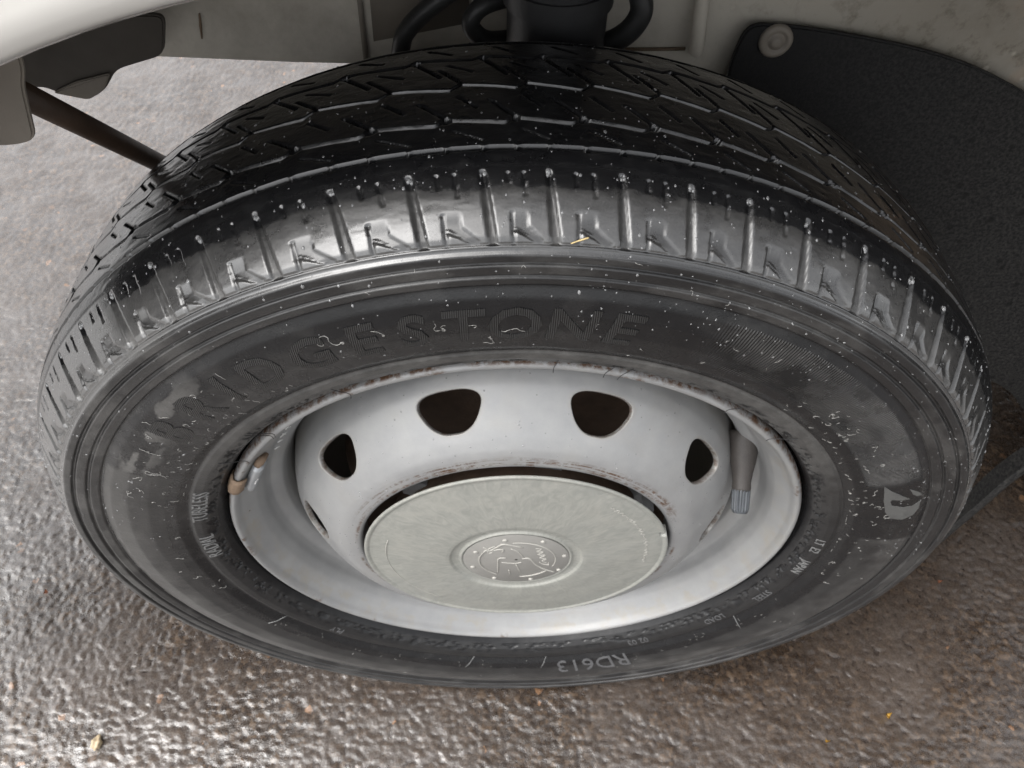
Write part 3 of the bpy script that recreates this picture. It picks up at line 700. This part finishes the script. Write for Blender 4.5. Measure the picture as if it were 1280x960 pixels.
for hc in HC:                     # rolled thickness of each opening
    rows = []; n = 72
    for k in range(n):
        ang = 2*math.pi*k/n; u, v = .02*math.cos(ang), .02*math.sin(ang)
        for _ in range(8):
            q = float(hole_f(np.array(u), np.array(v))); u /= q; v /= q
        s_ = s_h+v; a = rad(hc+math.degrees(u/RH)); r_ = np.interp(s_, dss, dr); y_ = np.interp(s_, dss, dy)
        tr_, ty_ = np.interp(s_, dss, tr2), np.interp(s_, dss, ty2); l_ = math.hypot(tr_, ty_); nr, ny = -(ty_/l_)*-1, (tr_/l_)*-1
        if ny > 0: nr, ny = -nr, -ny
        N_ = Vector((nr*math.sin(a), ny, nr*math.cos(a)))
        c = Vector((np.sin(rad(hc))*np.interp(s_h, dss, dr), np.interp(s_h, dss, dy), np.cos(rad(hc))*np.interp(s_h, dss, dr)))
        p = Vector((r_*math.sin(a), y_, r_*math.cos(a))); inw = (c-p).normalized()
        rows.append([p+inw*i_-N_*d_ for i_, d_ in ((0, 0), (.00035, .00012), (.0006, .0005), (.0006, .0034), (.0002, .0040), (-.002, .0041))])
    V_ = np.array([[list(q) for q in r_] for r_ in rows]).reshape(-1, 3)
    me = np_mesh('lip', V_, grid_quads(n, 6, True), {'rust': np.tile([0, .15, .5, .8, .9, .9], n), 'grime': np.full(6*n, .45), 'th': np.zeros(6*n), 'rr': np.full(6*n, .14)})
    link('opening_edge', me, MW, wheel)
# hub, drum and bolts behind the openings
revolve('brake_drum', [(.01, .045), (.060, .045), (.062, .050), (.115, .052), (.123, .056), (.125, .062), (.125, .12), (.02, .125)], M_RUST, wheel, 180)
revolve('hub', [(.1040, .0085), (.098, .012), (.090, .020), (.05, .022), (.045, .010), (.02, .008), (.001, .008)], M_RUST, wheel, 120)
for k in range(6):
    a = rad(60*k+12); bm = bmesh.new(); bmesh.ops.create_cone(bm, cap_ends=True, segments=6, radius1=.0105, radius2=.0095, depth=.018, matrix=Matrix.Translation((.088*math.sin(a), .011, .088*math.cos(a))) @ Matrix.Rotation(rad(90), 4, 'X'))
    bm_obj('wheel_nut', bm, M_LEAD, wheel, False)
# centre cap
revolve('cap_skirt', [(.086, .012), (.086, -.011), (.0985, -.0122), (.1008, -.0134)], M_RUST, wheel, 180)
CP = [(.1010, -.0134), (.1018, -.0136), (.1030, -.0142), (.1031, -.0152), (.1022, -.0160), (.1008, -.0158), (.0996, -.0150), (.096, -.0154), (.080, -.0172), (.060, -.0188), (.0480, -.0192), (.0455, -.0190), (.0440, -.0176), (.0415, -.0170), (.0392, -.0171), (.0384, -.0180), (.0378, -.0186), (.0370, -.0184), (.0362, -.0178), (.020, -.0180), (.001, -.0180)]
s_, r_, y_ = resample(CP, .0004, .0003); k_ = np.arange(0, len(s_), 5); th = np.arange(0, 360, .5)
T_, Rr = np.meshgrid(th, r_[k_], indexing='ij'); Yy = np.broadcast_to(y_[k_], T_.shape).copy(); a_ = np.radians(T_)
Xc, Zc = Rr*np.sin(a_), Rr*np.cos(a_)
notch = np.exp(-(((T_-72.5)*.0018)/.0016)**4)*sst(.0985, .0998, Rr)*(Yy < -.009)
Yy += notch*.006; Yy += (fbm(Xc*40+9, Zc*40+9, 5, 3)-.5)*.0006*(Rr < .098)
me = np_mesh('cap', np.stack([Xc, Yy, Zc], -1).reshape(-1, 3), grid_quads(len(th), len(k_), True), {'th': T_, 'rr': Rr, 'rust': 0*T_, 'grime': 0*T_})
cap = link('hub_cap', me, MC, wheel); cap['label'] = 'weathered grey hub cap with embossed round emblem'
YE = -.0186
revolve('emblem_plate', [(.0362, YE+.0002), (.0358, YE-.0001), (.001, YE-.0001)], M_EMB, wheel, 120)
def eline(pts, r=.00055, name='emblem_line'):
    bm = bmesh.new(); p = smooth_path([(x, YE-.0002, z) for x, z in pts], 5); n = len(p)
    add_tube(bm, p, [r*(.35+.65*math.sin(math.pi*min(1, max(0, (k+.7)/(n+.4))))**.4) for k in range(n)], 6); return bm_obj(name, bm, M_RAISE, wheel)
rc = (.0008, -.0008)
circ_ = lambda a0, a1, R_=.0262: [(rc[0]+R_*math.sin(rad(a)), rc[1]+R_*math.cos(rad(a))) for a in np.arange(a0, a1, 8)]
eline(circ_(-8, 116)); eline(circ_(128, 178)); eline(circ_(212, 330)); 
for pts, r in (([(-.022, .014), (-.017, .015), (-.012, .021), (-.008, .0235), (.004, .0185)], .0007), ([(-.0225, .019), (-.017, .0145), (-.012, .016), (-.009, .015), (-.010, .011)], .0006),
               ([(-.016, .012), (-.0185, .0105), (-.0195, .012)], .0005), ([(-.004, .017), (.001, .012), (.005, .003)], .0005), ([(-.007, .003), (-.012, .002), (-.0125, -.008), (-.0125, -.0205)], .0005),
               ([(.004, .002), (.009, .002), (.014, -.008), (.021, -.0155), (.0275, -.0195)], .0007), ([(0, -.007), (.003, -.0195)], .0005), ([(-.005, -.016), (-.004, -.0235)], .0005), ([(-.010, -.004), (-.002, -.0055), (.004, -.004)], .0004)):
    eline(pts, r)
for x, z in [(-.008, .029), (.017, .027), (.0325, .006), (.030, -.016), (.011, -.0315), (-.015, -.0295), (-.030, -.011), (-.0275, .012)]:
    bm = bmesh.new(); bmesh.ops.create_icosphere(bm, subdivisions=2, radius=.0017); 
    for v in bm.verts: v.co = Vector((v.co.x+x, v.co.y*.6+YE-.0001, v.co.z+z))
    bm_obj('emblem_dot', bm, M_RAISE, wheel)
def flat_text(name, txt, x, y, z, size, rot, mat, sx=1., depth=.00025, shear=0):
    bm = text_mesh(txt, size, depth, shear=shear, maxlen=1)
    for v in bm.verts:
        a, b, c = v.co; a *= sx; c_, s_ = math.cos(rot), math.sin(rot); v.co = Vector((x+a*c_-b*s_, y-c, z+a*s_+b*c_))
    bmesh.ops.recalc_face_normals(bm, faces=bm.faces[:]); return bm_obj(name, bm, mat, wheel, False)
eline([(.0125, .017), (.0165, .0165), (.0135, .0125), (.0180, .0120), (.0145, .0080), (.0195, .0070), (.0160, .0030), (.0205, .0015), (.0175, -.0020), (.0215, -.0045)], .0004)
eline([(.016, -.0035), (.0185, -.0065), (.0225, -.0075), (.0222, -.0045)], .0005)
# arcs of small raised script on the cap
def arc_text(txt, a0, R_, size, step):
    for k, ch in enumerate(txt):
        if ch == ' ': continue
        a = a0+k*step; bm = text_mesh(ch, size, .00025, maxlen=1)
        yb = float(np.interp(-R_, -r_c, y_c))-.0001
        for v in bm.verts:
            x, y, z = v.co; rr_ = R_+y; aa = rad(a)+x/R_; v.co = Vector((rr_*math.sin(aa), yb-z, rr_*math.cos(aa)))
        bmesh.ops.recalc_face_normals(bm, faces=bm.faces[:]); bm_obj('raised_script', bm, M_RAISE, wheel, False)
kk = np.argsort(-r_); r_c, y_c = r_[kk], y_[kk]

def cap_pt(a, R_, l=.0001): return Vector((R_*math.sin(rad(a)), float(np.interp(-R_, -r_c, y_c))-l, R_*math.cos(rad(a))))
bm = bmesh.new(); add_tube(bm, [cap_pt(a, .0885+.0016*math.sin(a*2.3)*math.sin(a*.31)) for a in np.arange(40, 96, .5)], [.00012+.00022*abs(math.sin(a*1.7)) for a in np.arange(40, 96, .5)], 5); bm_obj('raised_script', bm, M_RAISE, wheel)
bm = bmesh.new(); add_tube(bm, [cap_pt(a, .0885) for a in np.arange(218, 288, 2)], [.00012+.0003*abs(math.sin(a*1.7)) for a in np.arange(218, 288, 2)], 6); bm_obj('scratch_line', bm, M_RAISE, wheel)
# grime line round the centre of the disc
# stamped marks on the rim well
for k, ch in enumerate('J1X2406'):
    a = -66.5+k*2.9; bm = text_mesh(ch, .0078, .00025, maxlen=1)
    for v in bm.verts:
        x, y, z = v.co; aa = rad(a)+x/.172; t = .5+y/.0078*.5
        r_0 = .1712-(.1735-.1680)*(.0)+(-y)*-.45; v.co = Vector(((.1694+y*.62-z)*math.sin(aa), .0286-y*.75-z*.7, (.1694+y*.62-z)*math.cos(aa)))
    bmesh.ops.recalc_face_normals(bm, faces=bm.faces[:]); bm_obj('stamped_mark', bm, M_STAMP, wheel, False)
# valve
def pol(r, y, a): return Vector((r*math.sin(rad(a)), y, r*math.cos(rad(a))))
v0, v1 = pol(.1665, .040, 65), pol(.1520, -.003, 76.5)
vd = (v1-v0); bm = bmesh.new()
tv = [0, .08, .25, .38, .5, .62, .68, .72]; rv = [.0105, .0100, .0092, .0082, .0068, .0060, .0063, .0058]
add_tube(bm, [v0+vd*t for t in tv], rv, 24); bm_obj('valve_stem', bm, M_VRUB, wheel)
bm = bmesh.new(); n = 48; rings = []
t_ = vd.normalized(); u_ = t_.orthogonal().normalized(); b_ = t_.cross(u_)
for f_, r_m, rib in ((.69, .0041, 0), (.70, .0046, 0), (.73, .0047, 1), (.93, .0045, 1), (.96, .0041, 0), (.985, .0036, 0), (.99, .0026, 0), (.975, .0022, 0), (.985, .0015, 0)):
    rings.append([bm.verts.new(v0+vd*f_+(u_*math.cos(2*math.pi*k/n)+b_*math.sin(2*math.pi*k/n))*(r_m*1.3-(.0008 if rib and k % 3 == 0 else 0))) for k in range(n)])
for a, b in zip(rings, rings[1:]):
    for k in range(n): bm.faces.new((a[k], a[(k+1) % n], b[(k+1) % n], b[k]))
bm.faces.new(rings[-1]); bmesh.ops.recalc_face_normals(bm, faces=bm.faces[:])
vc = bm_obj('valve_cap', bm, M_VCAP, wheel); auto_edges(vc, 30)
# balance weight with its clip
def box_curved(name, a0, a1, prof, mat, n=8, bev=.0008):
    bm = bmesh.new(); rings = [[bm.verts.new(pol(r, y, a0+(a1-a0)*k/n)) for r, y in prof] for k in range(n+1)]; m_ = len(prof)
    for a, b in zip(rings, rings[1:]):
        for k in range(m_): bm.faces.new((a[k], a[(k+1) % m_], b[(k+1) % m_], b[k]))
    bm.faces.new(rings[0]); bm.faces.new(rings[-1][::-1]); bmesh.ops.recalc_face_normals(bm, faces=bm.faces[:])
    if bev: bmesh.ops.bevel(bm, geom=[e for e in bm.edges if len(e.link_faces) == 2 and e.calc_face_angle(0) > rad(40)], offset=bev, segments=2, affect='EDGES')
    return bm_obj(name, bm, mat, wheel)
box_curved('balance_weight', -70.5, -61.8, [(.1838, .0010), (.1790, -.0010), (.1765, .0035), (.1750, .0110), (.1785, .0125), (.1830, .0050)], M_LEAD)
o = box_curved('weight_clip', -69.5, -65.0, [(.1930, .004), (.1938, -.001), (.1926, -.0050), (.1893, -.0066), (.1862, -.0056), (.1835, -.0016), (.1842, -.0008), (.1868, -.0034), (.1893, -.0046), (.1915, -.0036), (.1924, .0)], M_CLIP, 4, .0003)
bm = text_mesh('15', .0050, .0002, maxlen=1)
for v in bm.verts:
    x, y, z = v.co; v.co = pol(.1777+y*.35-z*.9, .0010+z*-.4-y*.85, -66.5+math.degrees(x/.178))
bmesh.ops.recalc_face_normals(bm, faces=bm.faces[:]); bm_obj('weight_number', bm, M_STAMP, wheel, False)
o = box_curved('weight_end', -61.9, -59.8, [(.1835, .0025), (.1800, .0008), (.1775, .0045), (.1765, .0100), (.1790, .0105), (.1825, .0060)], M_CLIP, 3, .0005)

# ------------------------------------------------------------------ water beads and pale squiggles
def depth_at(th_, s_):
    i = int(np.clip(np.searchsorted(thf, th_), 0, len(thf)-1)); j = int(np.clip(np.searchsorted(PS, s_), 0, len(PS)-1)); return float(Dp[i, j])
base_dirs = []
for lat, nseg in ((0, 8), (32, 8), (62, 6)):
    base_dirs.append([(math.cos(rad(lat))*math.cos(2*math.pi*k/nseg), math.cos(rad(lat))*math.sin(2*math.pi*k/nseg), math.sin(rad(lat))) for k in range(nseg)])
def dome_verts():
    V = []; Fc = []; 
    lats = (0, 30, 60); n = 8
    for la in lats: V += [(math.cos(rad(la))*math.cos(2*math.pi*k/n), math.cos(rad(la))*math.sin(2*math.pi*k/n), math.sin(rad(la))) for k in range(n)]
    V.append((0, 0, 1))
    for i in range(2):
        for k in range(n): Fc.append((i*n+k, i*n+(k+1) % n, (i+1)*n+(k+1) % n, (i+1)*n+k))
    for k in range(n): Fc.append((2*n+k, 2*n+(k+1) % n, 3*n))
    return V, Fc
DV, DF = dome_verts()
allV, allF = [], []
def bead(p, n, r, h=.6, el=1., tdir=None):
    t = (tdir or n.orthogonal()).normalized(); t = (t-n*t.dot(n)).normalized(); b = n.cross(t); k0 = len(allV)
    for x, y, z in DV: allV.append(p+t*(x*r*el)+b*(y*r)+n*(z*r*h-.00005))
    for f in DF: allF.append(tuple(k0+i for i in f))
s_tr0, s_tr1 = s_top, float(np.interp(.100, py[len(py)//3:], ss[len(py)//3:]))
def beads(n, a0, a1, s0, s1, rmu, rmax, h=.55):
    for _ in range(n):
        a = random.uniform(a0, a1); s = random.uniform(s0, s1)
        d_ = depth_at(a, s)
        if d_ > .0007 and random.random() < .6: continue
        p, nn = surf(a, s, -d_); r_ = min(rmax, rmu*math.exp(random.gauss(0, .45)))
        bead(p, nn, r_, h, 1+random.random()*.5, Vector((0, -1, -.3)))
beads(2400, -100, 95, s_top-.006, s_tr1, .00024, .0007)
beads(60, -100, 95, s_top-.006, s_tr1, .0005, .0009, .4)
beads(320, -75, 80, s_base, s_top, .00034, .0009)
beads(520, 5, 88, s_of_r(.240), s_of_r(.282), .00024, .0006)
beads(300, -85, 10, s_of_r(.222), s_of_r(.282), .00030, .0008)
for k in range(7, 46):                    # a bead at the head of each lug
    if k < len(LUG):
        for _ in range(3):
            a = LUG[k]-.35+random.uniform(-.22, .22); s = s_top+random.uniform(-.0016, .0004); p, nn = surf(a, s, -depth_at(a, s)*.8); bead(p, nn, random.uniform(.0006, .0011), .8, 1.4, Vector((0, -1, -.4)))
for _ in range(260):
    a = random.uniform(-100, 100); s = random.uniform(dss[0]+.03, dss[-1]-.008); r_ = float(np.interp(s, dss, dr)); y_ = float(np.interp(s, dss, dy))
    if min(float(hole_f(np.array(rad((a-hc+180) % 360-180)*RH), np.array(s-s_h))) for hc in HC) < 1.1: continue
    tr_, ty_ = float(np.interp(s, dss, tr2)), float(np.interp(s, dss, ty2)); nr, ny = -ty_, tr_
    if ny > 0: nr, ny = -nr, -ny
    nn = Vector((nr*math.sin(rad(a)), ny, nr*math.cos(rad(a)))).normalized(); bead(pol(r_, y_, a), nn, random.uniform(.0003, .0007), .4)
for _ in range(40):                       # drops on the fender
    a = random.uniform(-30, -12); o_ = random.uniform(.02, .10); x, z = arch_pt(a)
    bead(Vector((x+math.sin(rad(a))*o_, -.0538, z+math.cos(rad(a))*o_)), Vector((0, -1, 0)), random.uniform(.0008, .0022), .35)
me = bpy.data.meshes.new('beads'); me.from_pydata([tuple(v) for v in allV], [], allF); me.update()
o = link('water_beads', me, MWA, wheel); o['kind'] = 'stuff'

bm = bmesh.new()  # thin pale raised squiggles laid over the sidewall
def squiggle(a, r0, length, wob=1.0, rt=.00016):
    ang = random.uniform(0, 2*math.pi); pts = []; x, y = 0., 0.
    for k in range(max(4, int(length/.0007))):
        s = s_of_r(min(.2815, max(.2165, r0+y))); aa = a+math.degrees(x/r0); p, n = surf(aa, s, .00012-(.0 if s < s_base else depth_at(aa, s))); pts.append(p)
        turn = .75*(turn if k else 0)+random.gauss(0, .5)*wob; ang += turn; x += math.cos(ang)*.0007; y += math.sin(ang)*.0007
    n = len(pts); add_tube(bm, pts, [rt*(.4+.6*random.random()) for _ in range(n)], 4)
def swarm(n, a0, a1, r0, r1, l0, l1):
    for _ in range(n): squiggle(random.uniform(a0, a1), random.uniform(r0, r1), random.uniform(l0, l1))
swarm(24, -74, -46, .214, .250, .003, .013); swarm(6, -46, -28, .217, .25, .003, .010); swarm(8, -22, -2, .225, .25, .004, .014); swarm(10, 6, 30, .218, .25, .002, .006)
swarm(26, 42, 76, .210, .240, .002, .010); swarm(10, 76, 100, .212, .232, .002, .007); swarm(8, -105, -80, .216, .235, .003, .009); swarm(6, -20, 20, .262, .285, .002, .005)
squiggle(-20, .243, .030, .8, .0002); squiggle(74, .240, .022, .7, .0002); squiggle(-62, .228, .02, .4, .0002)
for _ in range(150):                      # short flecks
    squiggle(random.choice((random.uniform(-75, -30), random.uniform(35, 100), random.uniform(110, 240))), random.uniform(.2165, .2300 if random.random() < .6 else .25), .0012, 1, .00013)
o = bm_obj('pale_squiggles', bm, M_THREAD, wheel); o['kind'] = 'stuff'

# ------------------------------------------------------------------ small loose things
def put(name, label, cat, bm, mat, loc):
    o = bm_obj(name, bm, mat); o.location = loc; o['label'] = label; o['category'] = cat; return o
def gz(x, y):
    i = np.searchsorted(gx, x); j = np.searchsorted(gy, y); return float(Zg[i, j])
bm = bmesh.new(); bmesh.ops.create_icosphere(bm, subdivisions=3, radius=.0052)
for v in bm.verts:
    n_ = 1+.25*math.sin(v.co.x*900+1)*math.cos(v.co.z*700)+.12*math.sin(v.co.y*1600); v.co = Vector((v.co.x*.85*n_, v.co.y*1.2*n_, v.co.z*.8*n_))
put('pebble', 'small tan pebble on the wet asphalt near the lower left corner', 'pebble', bm, M_PEB, (-.388, -.065, gz(-.388, -.065)+.0025))
def leaf_bm(l, w_, curl):
    bm = bmesh.new(); rows = []
    for k in range(7):
        t = k/6; ww = w_*math.sin(math.pi*min(.97, t*.9+.08)); rows.append([bm.verts.new((l*(t-.5), s*ww*.5, curl*(t-.5)**2+abs(s)*.0006+.001*math.sin(5*t))) for s in (-1, 0, 1)])
    for a, b in zip(rows, rows[1:]):
        for k in range(2): bm.faces.new((a[k], b[k], b[k+1], a[k+1]))
    bmesh.ops.solidify(bm, geom=bm.faces[:], thickness=.0003); return bm
for nm, lb, x, y, l, w_, mt, rz in (('leaf_fragment', 'tiny yellow leaf fragment on the asphalt right of the tyre, the largest yellow one', .368, -.044, .008, .005, M_LEAF, .8),
        ('leaf_fragment', 'tiny orange brown leaf fragment on the asphalt beside the left of the tyre', -.489, .083, .006, .0045, M_LEAFR, 1.9),
        ('leaf_fragment', 'tiny reddish leaf fragment on the asphalt to the right, behind the yellow ones', .466, .094, .006, .0035, M_LEAFR, .2),
        ('leaf_fragment', 'smallest yellow leaf crumb on the asphalt near the bottom edge', .302, -.067, .0042, .003, M_LEAF, 2.4)):
    o = put(nm, lb, 'leaf', leaf_bm(l, w_, .02), mt, (x, y, gz(x, y)+.0022)); o.rotation_euler = (.25, .1, rz)
bm = bmesh.new(); A0, A1 = surf(3.2, s_base+.0006, .0003)[0], surf(4.6, s_base+.0032, .0009)[0]
c_ = (A0+A1)/2; add_tube(bm, smooth_path([A0-c_, (A0+A1)/2-c_+Vector((0, -.0004, .0005)), A1-c_], 5), [.0003]*5+[.00042]*5+[.0002], 6)
put('straw', 'short bit of dry yellow straw stuck on the tyre shoulder', 'straw', bm, M_STRAW, c_)
